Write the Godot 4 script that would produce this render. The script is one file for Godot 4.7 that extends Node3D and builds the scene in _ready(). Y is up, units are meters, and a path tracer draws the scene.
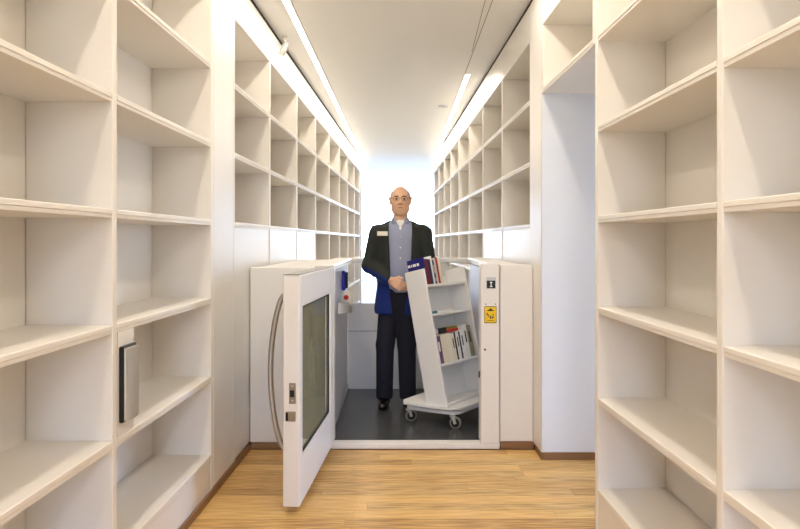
extends Node3D
# Library corridor with built-in white shelving and an open platform lift.
# Metres; the photographer stands at x = 0, z = 0 and looks along -z.

const CEIL := 2.97           # ceiling height
const DEPTH := 0.318          # inner depth of the shelving
const TH := 0.032            # board thickness
const STEP := 0.417          # distance between shelves
const LEVELS := [0.224, 0.641, 1.058, 1.475, 1.892, 2.309, 2.726]
const LIFT := 3.92           # distance of the lift front
var M := {}
var boxes := {}
var taken := {}
var rng := RandomNumberGenerator.new()

# ------------------------------------------------------------------ helpers
func left_x(d: float) -> float: return -1.093 + 0.025 * d
func right_x(d: float) -> float: return 0.979 - 0.03 * d

func numbered(called: String) -> String:
	if not taken.has(called):
		taken[called] = 0
		return called
	taken[called] += 1
	return "%s_%03d" % [called, taken[called]]

func thing(called: String, label: String, category: String, at := Vector3.ZERO, turn := 0.0, group := "") -> Node3D:
	var o := Node3D.new()
	o.name = numbered(called)
	add_child(o, true)
	o.position = at
	o.rotation.y = turn
	o.set_meta("label", label)
	o.set_meta("category", category)
	if group != "":
		o.set_meta("group", group)
	return o

func setting(called: String, label := "") -> Node3D:
	var o := Node3D.new()
	o.name = called
	add_child(o, true)
	o.set_meta("kind", "structure")
	if label != "":
		o.set_meta("label", label)
	return o

func part(parent: Node3D, called: String, mesh: Mesh, material: Material, at := Vector3.ZERO, basis_ := Basis.IDENTITY) -> MeshInstance3D:
	var o := MeshInstance3D.new()
	o.name = called
	o.mesh = mesh
	o.material_override = null
	o.set_surface_override_material(0, material)
	o.transform = Transform3D(basis_, at)
	o.cast_shadow = GeometryInstance3D.SHADOW_CASTING_SETTING_ON
	parent.add_child(o, true)
	return o

func face(st: SurfaceTool, pts: Array, outward: Vector3) -> void:
	for i in range(1, pts.size() - 1):
		var a: Vector3 = pts[0]
		var b: Vector3 = pts[i]
		var c: Vector3 = pts[i + 1]
		var n := (b - a).cross(c - a)
		if n.dot(outward) > 0.0:
			var t := b
			b = c
			c = t
			n = -n
		n = -n.normalized()
		for p in [a, b, c]:
			st.set_normal(n)
			st.add_vertex(p)

# box with chamfered edges, centred; equal boxes share one mesh
func cbox(size: Vector3, bev := 0.002) -> Mesh:
	var key := "%.4f %.4f %.4f %.4f" % [size.x, size.y, size.z, bev]
	if boxes.has(key):
		return boxes[key]
	var st := SurfaceTool.new()
	st.begin(Mesh.PRIMITIVE_TRIANGLES)
	add_cbox(st, Vector3.ZERO, size, bev)
	boxes[key] = st.commit()
	return boxes[key]

func add_cbox(st: SurfaceTool, c: Vector3, size: Vector3, bev := 0.002, bs := Basis.IDENTITY) -> void:
	var h := size / 2.0
	var b: float = min(bev, min(h.x, min(h.y, h.z)) * 0.45)
	var at := func(s: Vector3, axis: int) -> Vector3:
		var v := Vector3(s.x * (h.x - b), s.y * (h.y - b), s.z * (h.z - b))
		v[axis] = s[axis] * h[axis]
		return c + bs * v
	for axis in 3:
		var u := (axis + 1) % 3
		var w := (axis + 2) % 3
		for s in [-1.0, 1.0]:
			var pts := []
			for q in [[-1, -1], [1, -1], [1, 1], [-1, 1]]:
				var sg := Vector3.ZERO
				sg[axis] = s
				sg[u] = q[0]
				sg[w] = q[1]
				pts.append(at.call(sg, axis))
			var n := Vector3.ZERO
			n[axis] = s
			face(st, pts, bs * n)
			for s2 in [-1.0, 1.0]:     # chamfer between faces axis/s and u/s2
				var e1 := Vector3.ZERO
				e1[axis] = s
				e1[u] = s2
				e1[w] = -1
				var e2 := e1
				e2[w] = 1
				var m := Vector3.ZERO
				m[axis] = s
				m[u] = s2
				face(st, [at.call(e1, axis), at.call(e2, axis), at.call(e2, u), at.call(e1, u)], bs * m)
	for x in [-1.0, 1.0]:
		for y in [-1.0, 1.0]:
			for z in [-1.0, 1.0]:
				var s := Vector3(x, y, z)
				face(st, [at.call(s, 0), at.call(s, 1), at.call(s, 2)], bs * s)

func bx(parent: Node3D, called: String, material: Material, a: Vector3, b: Vector3, bev := 0.002) -> MeshInstance3D:
	return part(parent, called, cbox((b - a).abs(), bev), material, (a + b) / 2.0)

# surface of revolution round y; profile of (radius, height) from bottom to top
func lathe(profile: Array, segs := 24) -> Mesh:
	var st := SurfaceTool.new()
	st.begin(Mesh.PRIMITIVE_TRIANGLES)
	for i in profile.size() - 1:
		var p: Vector2 = profile[i]
		var q: Vector2 = profile[i + 1]
		for k in segs:
			var a := TAU * k / segs
			var b := TAU * (k + 1) / segs
			var out := Vector3(cos((a + b) / 2), 0, sin((a + b) / 2)) * (q.y - p.y) + Vector3(0, p.x - q.x, 0)
			face(st, [Vector3(cos(a) * p.x, p.y, sin(a) * p.x), Vector3(cos(b) * p.x, p.y, sin(b) * p.x), Vector3(cos(b) * q.x, q.y, sin(b) * q.x), Vector3(cos(a) * q.x, q.y, sin(a) * q.x)], out)
	return st.commit()

# round tube along a path, closed ends
func tube(path: Array, r: float, segs := 12, flat := 1.0) -> Mesh:
	var st := SurfaceTool.new()
	st.begin(Mesh.PRIMITIVE_TRIANGLES)
	var rings := []
	var side := Vector3.ZERO
	for i in path.size():
		var t: Vector3 = (path[min(i + 1, path.size() - 1)] - path[max(i - 1, 0)]).normalized()
		if side == Vector3.ZERO:
			side = t.cross(Vector3(0.31, 0.17, 0.93)).normalized()
		side = (side - t * side.dot(t)).normalized()
		var up := t.cross(side)
		var ring := []
		for k in segs:
			var a := TAU * k / segs
			ring.append(path[i] + side * cos(a) * r + up * sin(a) * r * flat)
		rings.append(ring)
	for i in rings.size() - 1:
		for k in segs:
			var k2 := (k + 1) % segs
			var mid: Vector3 = (rings[i][k] + rings[i][k2]) / 2.0 - path[i]
			face(st, [rings[i][k], rings[i][k2], rings[i + 1][k2], rings[i + 1][k]], mid)
	face(st, rings[0], path[0] - path[1])
	face(st, rings[-1], path[-1] - path[-2])
	return st.commit()

# flat outline in the x-z plane given thickness along y
func slab(poly: PackedVector2Array, y0: float, y1: float) -> Mesh:
	var st := SurfaceTool.new()
	st.begin(Mesh.PRIMITIVE_TRIANGLES)
	var tri := Geometry2D.triangulate_polygon(poly)
	for i in range(0, tri.size(), 3):
		for y in [y0, y1]:
			var pts := []
			for k in 3:
				var q := poly[tri[i + k]]
				pts.append(Vector3(q.x, y, q.y))
			face(st, pts, Vector3(0, -1 if y == min(y0, y1) else 1, 0))
	var mid := Vector2.ZERO
	for q in poly:
		mid += q / poly.size()
	for i in poly.size():
		var a := poly[i]
		var b := poly[(i + 1) % poly.size()]
		var e := b - a
		var nrm := Vector2(e.y, -e.x)
		if Geometry2D.is_point_in_polygon((a + b) / 2 + nrm.normalized() * 0.0005, poly):
			nrm = -nrm
		face(st, [Vector3(a.x, y0, a.y), Vector3(b.x, y0, b.y), Vector3(b.x, y1, b.y), Vector3(a.x, y1, a.y)], Vector3(nrm.x, 0, nrm.y))
	return st.commit()

func plain(c: Color, rough := 0.5, metal := 0.0) -> StandardMaterial3D:
	var m := StandardMaterial3D.new()
	m.albedo_color = c
	m.roughness = rough
	m.metallic = metal
	return m

func noise_tex(freq: float, lo: Color, hi: Color, seed_ := 1, kind := FastNoiseLite.TYPE_SIMPLEX_SMOOTH, w := 512, h := 512) -> NoiseTexture2D:
	var n := FastNoiseLite.new()
	n.seed = seed_
	n.noise_type = kind
	n.frequency = freq
	n.fractal_octaves = 4
	var t := NoiseTexture2D.new()
	t.width = w
	t.height = h
	t.seamless = true
	t.noise = n
	var g := Gradient.new()
	g.set_color(0, lo)
	g.set_color(1, hi)
	t.color_ramp = g
	return t

# ------------------------------------------------------------------ scene
func _ready() -> void:
	rng.seed = 7
	view_and_light()
	materials()
	shell()
	floor_boards()
	shelving()
	lift()
	lamps()
	trolley()
	person()

func view_and_light() -> void:
	var cam := Camera3D.new()
	cam.name = "camera"
	add_child(cam)
	cam.position = Vector3(0, 1.36, 0)
	cam.projection = Camera3D.PROJECTION_FRUSTUM
	var near := 0.05
	cam.set_frustum(near * 529.0 / 600.0, Vector2(-2.0, -23.5) / 600.0 * near, near, 100.0)
	cam.current = true
	var env := Environment.new()
	env.background_mode = Environment.BG_SKY
	var sky := Sky.new()
	var ps := ProceduralSkyMaterial.new()
	ps.sky_top_color = Color(0.55, 0.72, 1.0)
	ps.sky_horizon_color = Color(0.80, 0.89, 1.0)
	ps.ground_bottom_color = Color(0.62, 0.64, 0.66)
	ps.ground_horizon_color = Color(0.8, 0.84, 0.88)
	ps.sun_angle_max = 0.0
	sky.sky_material = ps
	env.sky = sky
	env.background_energy_multiplier = 13.0
	env.tonemap_mode = Environment.TONE_MAPPER_LINEAR
	env.tonemap_exposure = 1.5
	env.sdfgi_enabled = true
	env.ssao_enabled = true
	env.ssil_enabled = true
	var we := WorldEnvironment.new()
	we.name = "environment"
	we.environment = env
	add_child(we)

func materials() -> void:
	M.white = plain(Color(0.925, 0.902, 0.865), 0.42)
	M.wall = plain(Color(0.91, 0.91, 0.905), 0.6)
	M.ceiling = plain(Color(0.955, 0.95, 0.93), 0.8)
	M.lacquer = plain(Color(0.925, 0.908, 0.88), 0.34)
	M.gap = plain(Color(0.10, 0.09, 0.075), 0.8)
	M.steel = plain(Color(0.66, 0.63, 0.58), 0.32, 0.9)
	M.alu = plain(Color(0.80, 0.80, 0.79), 0.35, 0.6)
	M.black = plain(Color(0.03, 0.03, 0.032), 0.4)
	M.rubber = plain(Color(0.05, 0.05, 0.055), 0.8)
	M.grey_panel = plain(Color(0.80, 0.79, 0.785), 0.4)
	M.lilac_panel = plain(Color(0.80, 0.81, 0.87), 0.4)
	M.blue = plain(Color(0.06, 0.10, 0.72), 0.4)
	M.yellow = plain(Color(0.95, 0.78, 0.05), 0.5)
	M.red = plain(Color(0.75, 0.06, 0.06), 0.5)
	M.paper = plain(Color(0.93, 0.92, 0.88), 0.8)
	M.cream = plain(Color(0.90, 0.85, 0.72), 0.7)
	M.led = plain(Color(1, 1, 1), 0.5)
	M.led.emission_enabled = true
	M.led.emission = Color(1.0, 0.97, 0.92)
	M.led.emission_energy_multiplier = 2.5
	M.glass = plain(Color(0.9, 0.95, 0.95, 0.06), 0.02)
	M.glass.transparency = BaseMaterial3D.TRANSPARENCY_ALPHA
	M.smoked = plain(Color(0.60, 0.59, 0.47, 0.65), 0.03)
	M.smoked.transparency = BaseMaterial3D.TRANSPARENCY_ALPHA
	M.baseboard = plain(Color(0.54, 0.39, 0.245), 0.5)
	M.joint = plain(Color(0.60, 0.56, 0.49), 0.7)
	M.satin = plain(Color(0.74, 0.72, 0.68), 0.38, 0.5)
	M.pier = plain(Color(0.90, 0.908, 0.92), 0.6)
	M.back = plain(Color(0.92, 0.91, 0.895), 0.4)
	M.cap = plain(Color(0.62, 0.60, 0.58), 0.5)
	# honey coloured strip boards: grain runs across the corridor
	M.planks = []
	var tones := [[Color(0.66, 0.47, 0.24), Color(0.94, 0.78, 0.50)], [Color(0.78, 0.60, 0.33), Color(0.96, 0.82, 0.54)], [Color(0.58, 0.41, 0.20), Color(0.90, 0.73, 0.45)], [Color(0.79, 0.61, 0.34), Color(0.95, 0.79, 0.52)], [Color(0.63, 0.45, 0.23), Color(0.96, 0.82, 0.55)]]
	for i in tones.size():
		var m := StandardMaterial3D.new()
		m.albedo_texture = noise_tex(0.012, tones[i][0], tones[i][1], 20 + i)
		m.uv1_triplanar = true
		m.uv1_world_triplanar = true
		m.uv1_scale = Vector3(0.55, 1.0, 9.0)
		m.uv1_offset = Vector3(0.17 * i, 0, 0.31 * i)
		m.roughness = 0.38
		M.planks.append(m)
	M.lift_floor = StandardMaterial3D.new()
	M.lift_floor.albedo_texture = noise_tex(0.05, Color(0.20, 0.205, 0.21), Color(0.36, 0.365, 0.37), 41)
	M.lift_floor.uv1_triplanar = true
	M.lift_floor.uv1_scale = Vector3(3, 3, 3)
	M.lift_floor.roughness = 0.25

# a box placed along one of the two shelving lines; s = -1 left, 1 right; into = from the front line into the wall
func along(parent: Node3D, called: String, material: Material, s: int, d0: float, d1: float, into0: float, into1: float, y0: float, y1: float, bev := 0.002) -> MeshInstance3D:
	var slope := 0.025 if s < 0 else -0.03
	var turn := -atan(slope)
	var x0 := left_x(d0) if s < 0 else right_x(d0)
	var len_ := (d1 - d0) * sqrt(1 + slope * slope)
	var bs := Basis(Vector3.UP, turn)
	var c := Vector3(x0, 0, -d0) + bs * Vector3(s * (into0 + into1) / 2, (y0 + y1) / 2, -len_ / 2)
	return part(parent, called, cbox(Vector3(abs(into1 - into0), y1 - y0, len_), bev), material, c, bs)

func shell() -> void:
	var f := setting("floor", "honey coloured strip wood floor of the corridor")
	bx(f, "subfloor", M.baseboard, Vector3(-3.2, -0.25, 3.2), Vector3(4.6, -0.021, -20.2), 0.0)
	bx(f, "rear_covering", M.planks[1], Vector3(-1.5, -0.0205, 3.1), Vector3(1.5, 0.0, -0.3), 0.0)
	bx(f, "far_covering", M.wall, Vector3(-3.0, -0.0205, -5.56), Vector3(3.0, 0.0, -20.0), 0.0)
	var c := setting("ceiling", "cream painted ceiling of the corridor")
	bx(c, "ceiling_slab", M.ceiling, Vector3(-3.2, CEIL, 3.2), Vector3(4.6, CEIL + 0.25, -20.2), 0.0)
	# access panel in the ceiling on the right, a thin joint round it
	part(c, "joint_strip", cbox(Vector3(0.004, 0.003, 1.75), 0.0), M.joint, Vector3(0.563, CEIL - 0.0016, -4.22), Basis(Vector3.UP, -0.036))
	bx(c, "joint_strip", M.joint, Vector3(0.603, CEIL - 0.003, -3.87), Vector3(0.6075, CEIL - 0.0001, -5.79), 0.0)
	var wl := setting("wall_left", "white wall behind the left shelving")
	along(wl, "wall_core", M.wall, -1, 1.19, 11.82, DEPTH + 0.02, DEPTH + 0.14, 0.0, CEIL, 0.0)
	along(wl, "rear_lining", M.white, -1, -3.0, 1.188, 0.0, 0.45, 0.0, CEIL, 0.0)
	bx(wl, "end_return", M.wall, Vector3(-3.0, 0, -11.83), Vector3(-0.80, CEIL, -11.95), 0.0)
	bx(wl, "end_room_wall", M.wall, Vector3(-3.1, 0, -11.83), Vector3(-3.0, CEIL, -20.0), 0.0)
	var wr := setting("wall_right", "white wall behind the right shelving")
	along(wr, "wall_core", M.wall, 1, 0.78, 2.76, DEPTH + 0.02, DEPTH + 0.14, 0.0, CEIL, 0.0)
	along(wr, "rear_lining", M.white, 1, -3.0, 0.778, 0.0, 0.45, 0.0, CEIL, 0.0)
	along(wr, "wall_core", M.wall, 1, 4.01, 11.82, DEPTH + 0.02, DEPTH + 0.14, 0.0, CEIL, 0.0)
	bx(wr, "end_return", M.wall, Vector3(3.0, 0, -11.83), Vector3(0.64, CEIL, -11.95), 0.0)
	bx(wr, "end_room_wall", M.wall, Vector3(3.0, 0, -11.83), Vector3(3.1, CEIL, -20.0), 0.0)
	# pier between passage and lift, and the side passage with its window
	bx(wr, "pier", M.pier, Vector3(0.868, 0.045, -3.73), Vector3(4.2, CEIL, -3.985), 0.003)
	bx(wr, "passage_near_wall", M.pier, Vector3(1.33, 0, -2.6), Vector3(4.2, CEIL, -2.765), 0.0)
	bx(wr, "passage_lintel", M.pier, Vector3(1.24, 2.277, -2.766), Vector3(4.2, CEIL, -3.729), 0.0)
	bx(wr, "passage_end_wall", M.wall, Vector3(4.2, 0, -2.4), Vector3(4.32, 0.12, -4.1), 0.0)
	bx(wr, "passage_end_wall", M.wall, Vector3(4.2, 2.2, -2.4), Vector3(4.32, CEIL, -4.1), 0.0)
	var w1 := setting("window_1", "tall window at the end of the side passage")
	bx(w1, "window_pane", M.glass, Vector3(4.255, 0.17, -2.82), Vector3(4.261, 2.15, -3.67), 0.0)
	for z in [-2.77, -3.67]:
		bx(w1, "window_frame", M.alu, Vector3(4.23, 0.12, z), Vector3(4.29, 2.2, z - 0.05))
	for y in [0.12, 2.15]:
		bx(w1, "window_frame", M.alu, Vector3(4.23, y, -2.82), Vector3(4.29, y + 0.05, -3.67))
	var b := setting("baseboard_right", "brown wooden baseboard at the foot of the right pier")
	bx(b, "baseboard_strip", M.baseboard, Vector3(0.876, 0, -3.724), Vector3(4.2, 0.045, -3.74), 0.002)
	bx(b, "baseboard_strip", M.baseboard, Vector3(0.864, 0, -3.726), Vector3(0.875, 0.045, -3.9), 0.002)
	bx(b, "baseboard_strip", M.baseboard, Vector3(0.645, 0, -LIFT), Vector3(0.862, 0.045, -LIFT - 0.02), 0.002)
	b = setting("baseboard_left", "brown wooden baseboard along the left shelving")
	along(b, "baseboard_strip", M.baseboard, -1, 0.18, 3.9, -0.012, 0.0, 0.0, 0.04)
	bx(b, "baseboard_strip", M.baseboard, Vector3(-0.985, 0, -LIFT), Vector3(-0.57, 0.04, -LIFT - 0.02), 0.002)
	# flush white panels next to the near left shelving
	var t := setting("trim_1", "flush white full-height panel between the left shelving sections")
	along(t, "flush_panel", M.lacquer, -1, 3.222, 3.568, 0.0, 0.3, 0.04, 2.94, 0.003)
	t = setting("trim_2", "white end panel of the right shelving beside the lift")
	along(t, "flush_panel", M.lacquer, 1, 3.735, 3.998, -0.001, 0.0, 0.045, 2.94, 0.0)
	# end of the corridor: glazed wall of a bright room
	var wf := setting("wall_far", "glazed end wall of the bright far room")
	bx(wf, "sill", M.wall, Vector3(-3.0, 0, -20.0), Vector3(3.0, 0.1, -20.12), 0.0)
	bx(wf, "lintel", M.wall, Vector3(-3.0, 2.8, -20.0), Vector3(3.0, CEIL, -20.12), 0.0)
	var w2 := setting("window_2", "wide far window in white frame")
	for i in 7:
		bx(w2, "mullion", M.wall, Vector3(-3.0 + i * 0.985, 0.1, -20.02), Vector3(-2.91 + i * 0.985, 2.8, -20.1))
	for i in 6:
		bx(w2, "window_pane", M.glass, Vector3(-2.91 + i * 0.985, 0.1, -20.05), Vector3(-3.0 + (i + 1) * 0.985, 2.8, -20.056), 0.0)
	# behind the photographer: unseen wall, its window added for frontal fill light
	var wb := setting("wall_rear", "white wall behind the photographer with an added window")
	bx(wb, "wall_core", M.wall, Vector3(-1.6, 0, 3.0), Vector3(-0.42, CEIL, 3.12), 0.0)
	bx(wb, "wall_core", M.wall, Vector3(0.42, 0, 3.0), Vector3(1.6, CEIL, 3.12), 0.0)
	bx(wb, "wall_core", M.wall, Vector3(-0.42, 0, 3.0), Vector3(0.42, 0.4, 3.12), 0.0)
	bx(wb, "wall_core", M.wall, Vector3(-0.42, 2.6, 3.0), Vector3(0.42, CEIL, 3.12), 0.0)
	var w3 := setting("added_window_3", "unseen tall window added behind the photographer for fill light")
	bx(w3, "window_pane", M.glass, Vector3(-0.37, 0.45, 3.05), Vector3(0.37, 2.55, 3.056), 0.0)
	for x in [-0.42, 0.37]:
		bx(w3, "window_frame", M.alu, Vector3(x, 0.4, 3.02), Vector3(x + 0.05, 2.6, 3.08))
	for y in [0.4, 2.55]:
		bx(w3, "window_frame", M.alu, Vector3(-0.37, y, 3.02), Vector3(0.37, y + 0.05, 3.08))

func floor_boards() -> void:
	var f: Node3D = get_node("floor")
	var wdt := 0.088
	var z := -0.302
	while z > -LIFT + 0.05:
		var far: float = max(z - wdt, -LIFT + 0.0)
		var x := -1.12 - rng.randf() * 0.6
		var lim := 4.18 if (far < -2.73 and z > -3.75) else 1.02
		while x < lim:
			var l := 1.0 if rng.randf() < 0.5 else 1.35
			var a: float = max(x, -1.10)
			var b: float = min(x + l, lim)
			if b - a > 0.05:
				bx(f, "plank", M.planks[rng.randi() % 5], Vector3(a + 0.0004, -0.02, z - 0.0005), Vector3(b - 0.0004, 0.0, far + 0.0005), 0.0012)
			x += l
		z -= wdt
	var r := z

# one column of the built-in shelving
func bookcase(s: int, d0: float, d1: float, label: String, open_from: int, last := false, upper_only := false) -> Node3D:
	var slope := 0.025 if s < 0 else -0.03
	var x0 := left_x(d0) if s < 0 else right_x(d0)
	var t := thing("bookcase", label, "bookcase", Vector3(x0, 0, -d0), -atan(slope), "built-in white bookcases on the left" if s < 0 else "built-in white bookcases on the right")
	var w := (d1 - d0) * sqrt(1 + slope * slope) - 0.001
	var low: float = LEVELS[5] - TH if upper_only else 0.0
	var ends := [0.0, w - TH] if last else [0.0]
	for e in ends:
		bx(t, "divider", M.white, Vector3(0, low, -e), Vector3(s * DEPTH, 2.694, -e - TH), 0.0025)
	var w1: float = w - TH if last else w
	bx(t, "back_panel", M.white, Vector3(s * (DEPTH + 0.0005), low, -0.001), Vector3(s * (DEPTH + 0.015), 2.694, -w), 0.0)
	for i in LEVELS.size():
		var y: float = LEVELS[i]
		if i < open_from or (upper_only and i < 5) or i == 6:
			continue
		var st := SurfaceTool.new()
		st.begin(Mesh.PRIMITIVE_TRIANGLES)
		var l := w1 - TH
		add_cbox(st, Vector3(s * DEPTH / 2, y - 0.0095, -TH - l / 2), Vector3(DEPTH, 0.019, l), 0.0025)
		add_cbox(st, Vector3(s * (DEPTH / 2 + 0.0015), y - 0.0255, -TH - l / 2), Vector3(DEPTH - 0.003, 0.013, l), 0.001)
		part(t, "shelf", st.commit(), M.white)
	bx(t, "header", M.lacquer, Vector3(0, 2.6945, 0), Vector3(s * DEPTH, 2.94, -w), 0.003)
	bx(t, "shadow_gap_strip", M.gap, Vector3(s * 0.004, 2.9405, 0), Vector3(s * DEPTH, CEIL - 0.0005, -w), 0.0)
	if upper_only:
		return t
	if open_from > 0:
		bx(t, "closed_front", M.lacquer, Vector3(s * 0.004, 0.045, -TH), Vector3(s * 0.024, LEVELS[open_from] - TH, -w1), 0.002)
	else:
		bx(t, "plinth", M.white, Vector3(s * 0.004, 0.001, -TH), Vector3(s * 0.022, LEVELS[0] - TH, -w1), 0.001)
	return t

func shelving() -> void:
	bookcase(-1, 1.19, 2.155, "large white empty bookcase at the left edge of the picture", 0)
	bookcase(-1, 2.155, 3.22, "white empty bookcase with the silver wall unit at its divider", 0, true)
	var words := ["first", "second", "third", "fourth", "fifth", "sixth", "seventh", "eighth"]
	var d := 3.57
	for i in 8:
		var e := 4.45 + i * 1.01
		bookcase(-1, d, e, "%s white bookcase column beyond the flush panel on the left wall" % words[i], 3 if i < 3 else 0, i == 7)
		d = e
	bookcase(1, 0.78, 1.735, "large white empty bookcase at the right edge of the picture", 0)
	bookcase(1, 1.735, 2.785, "white empty bookcase beside the bluish passage on the right", 0, true)
	bookcase(1, 2.787, 3.728, "white open overhead shelf bridging the passage on the right", 0, true, true)
	for i in 8:
		bookcase(1, 4.0 + i * 0.966, 4.0 + (i + 1) * 0.966, "%s white bookcase column beyond the pier on the right wall" % words[i], 3 if i < 2 else 0, i == 7)
	# silver unit with black backing on the left divider
	var slope := 0.025
	var t := thing("wall_reader", "silver curved wall unit with black backing on the left bookcase", "wall unit", Vector3(left_x(2.192), 0.0, -2.192), -atan(slope))
	bx(t, "mounting_board", M.white, Vector3(-0.02, 0.642, -0.004), Vector3(-0.0005, 1.025, -0.125), 0.001)
	bx(t, "backing", M.black, Vector3(0.0005, 0.692, -0.004), Vector3(0.018, 0.972, -0.112), 0.004)
	var poly := PackedVector2Array()
	for k in 13:
		var a := PI * k / 12.0
		poly.append(Vector2(0.0185 + 0.018 * sin(a), -0.062 - 0.051 * cos(a)))
	part(t, "silver_cover", slab(poly, 0.70, 0.965), M.satin)

# ------------------------------------------------------------------ lift
func lift() -> void:
	var t := thing("platform_lift", "white open platform lift with low walls standing across the corridor", "lift", Vector3(0, 0, -LIFT))
	# local z: 0 at the lift front, negative towards the far end; x as in the room
	var top := 1.205
	bx(t, "threshold", M.lacquer, Vector3(-0.56, 0.001, 0.004), Vector3(0.638, 0.036, -0.075), 0.004)
	var fl := bx(t, "platform_floor", M.lift_floor, Vector3(-0.56, -0.02, -0.076), Vector3(0.62, 0.012, -1.56), 0.0)
	fl.set_meta("label", "dark speckled platform floor")
	# left housing and post
	bx(t, "side_housing", M.lacquer, Vector3(-0.952, 0.001, -0.031), Vector3(-0.572, 1.188, -1.64), 0.008)
	bx(t, "side_housing", M.lacquer, Vector3(0.642, 0.001, -0.031), Vector3(0.806, 1.203, -1.64), 0.008)
	bx(t, "front_panel", M.lacquer, Vector3(-0.9945, 0.041, -0.003), Vector3(-0.572, 1.19, -0.03), 0.006)
	bx(t, "front_panel", M.lacquer, Vector3(0.642, 0.046, -0.012), Vector3(0.858, 1.205, -0.03), 0.006)
	bx(t, "door_post", M.lacquer, Vector3(-0.571, 0.037, 0.003), Vector3(-0.447, top, -0.11), 0.006)
	var post := bx(t, "door_post", M.lacquer, Vector3(0.514, 0.037, 0.004), Vector3(0.636, 1.215, -0.11), 0.006)
	# inner walls
	bx(t, "inner_wall", M.lilac_panel, Vector3(-0.571, 0.013, -0.112), Vector3(-0.495, 1.155, -1.54), 0.004)
	bx(t, "inner_wall", M.lilac_panel, Vector3(0.62, 0.013, -0.112), Vector3(0.641, 1.155, -1.54), 0.004)
	part(t, "wall_cap", cbox(Vector3(0.17, 0.045, 1.44), 0.018), M.lacquer, Vector3(-0.535, 1.18, -0.835))
	part(t, "wall_cap", cbox(Vector3(0.15, 0.045, 1.44), 0.018), M.lacquer, Vector3(0.67, 1.185, -0.835))
	bx(t, "skirting", M.alu, Vector3(-0.494, 0.013, -0.112), Vector3(-0.486, 0.06, -1.54), 0.002)
	# far wall: grey lower panels, white panel, glass above, rail
	bx(t, "back_panel", M.back, Vector3(-0.494, 0.013, -1.545), Vector3(-0.14, 0.536, -1.560), 0.003)
	bx(t, "back_panel", M.back, Vector3(-0.494, 0.542, -1.545), Vector3(-0.14, 0.795, -1.560), 0.003)
	bx(t, "back_panel", M.lacquer, Vector3(-0.136, 0.013, -1.545), Vector3(0.62, 0.795, -1.565), 0.003)
	bx(t, "seam_strip", M.joint, Vector3(-0.494, 0.534, -1.561), Vector3(-0.14, 0.544, -1.568), 0.0)
	bx(t, "glass_panel", M.glass, Vector3(-0.494, 0.797, -1.552), Vector3(0.62, 1.16, -1.558), 0.0)
	bx(t, "top_rail", M.lacquer, Vector3(-0.62, 1.161, -1.54), Vector3(0.74, 1.207, -1.60), 0.012)
	# signs and screws on the right post
	var sg := bx(t, "control_plate", M.alu, Vector3(0.550, 1.048, 0.0045), Vector3(0.612, 1.124, 0.0075), 0.001)
	bx(sg, "black_field", M.black, Vector3(-0.028, -0.034, 0.0016), Vector3(0.028, 0.016, 0.0024), 0.0)
	bx(sg, "pale_band", M.grey_panel, Vector3(-0.026, 0.019, 0.0016), Vector3(0.026, 0.034, 0.0024), 0.0)
	bx(sg, "white_mark", M.paper, Vector3(-0.003, -0.022, 0.0025), Vector3(0.003, 0.004, 0.003), 0.0)
	bx(sg, "white_mark", M.paper, Vector3(-0.008, 0.001, 0.0025), Vector3(0.008, 0.008, 0.003), 0.0)
	bx(sg, "white_mark", M.paper, Vector3(-0.008, -0.026, 0.0025), Vector3(0.008, -0.019, 0.003), 0.0)
	var yl := bx(t, "warning_label", M.yellow, Vector3(0.537, 0.824, 0.0045), Vector3(0.617, 0.934, 0.0065), 0.0)
	for e in [[-0.039, -0.054, 0.039, -0.050], [-0.039, 0.050, 0.039, 0.054], [-0.039, -0.054, -0.036, 0.054], [0.036, -0.054, 0.039, 0.054], [-0.022, 0.024, 0.022, 0.031], [-0.012, 0.031, 0.012, 0.037], [-0.004, 0.037, 0.004, 0.043], [-0.024, -0.006, -0.018, 0.012], [-0.014, -0.014, -0.009, 0.004], [-0.003, -0.028, 0.004, -0.006], [0.008, -0.018, 0.024, -0.012], [0.010, -0.026, 0.016, -0.012], [0.014, -0.006, 0.020, 0.006], [-0.022, -0.040, 0.022, -0.037]]:
		bx(yl, "black_mark", M.black, Vector3(e[0], e[1], 0.0011), Vector3(e[2], e[3], 0.0016), 0.0)
	for q in [[0.546, 0.948], [0.609, 0.948]]:
		part(t, "screw", lathe([Vector2(0, 0), Vector2(0.005, 0), Vector2(0.005, 0.002), Vector2(0, 0.003)], 10), M.steel, Vector3(q[0], q[1], 0.0042), Basis(Vector3.RIGHT, PI / 2))
	part(t, "sensor", lathe([Vector2(0, 0), Vector2(0.007, 0), Vector2(0.007, 0.003), Vector2(0, 0.004)], 12), M.black, Vector3(0.541, 0.652, 0.0042), Basis(Vector3.RIGHT, PI / 2))
	bx(t, "latch", M.black, Vector3(0.506, 0.46, -0.03), Vector3(0.5135, 0.50, -0.06), 0.002)
	# open gate
	var hinge := Vector3(-0.447, 0, 0.02)
	var g := Node3D.new()
	g.name = "gate"
	t.add_child(g)
	var dir := Vector3(-0.060, 0, 0.915).normalized()   # from hinge to the free edge
	var out := Vector3(-dir.z, 0, dir.x)                 # towards the left
	g.transform = Transform3D(Basis(dir, Vector3.UP, dir.cross(Vector3.UP)), hinge)
	# local x from hinge to free edge, z = dir x up
	var zs := signf(dir.cross(Vector3.UP).dot(out))
	var W := 0.93
	var T := zs * 0.084
	var y0 := 0.022 + 0.018
	var y1 := 1.19
	bx(g, "hinge_stile", M.lacquer, Vector3(0, y0, 0), Vector3(0.10, y1, T), 0.005)
	bx(g, "lock_stile", M.lacquer, Vector3(W - 0.07, y0, 0), Vector3(W, y1, T), 0.005)
	bx(g, "top_rail", M.lacquer, Vector3(0.1001, 1.028, 0), Vector3(W - 0.0701, y1, T), 0.004)
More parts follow.
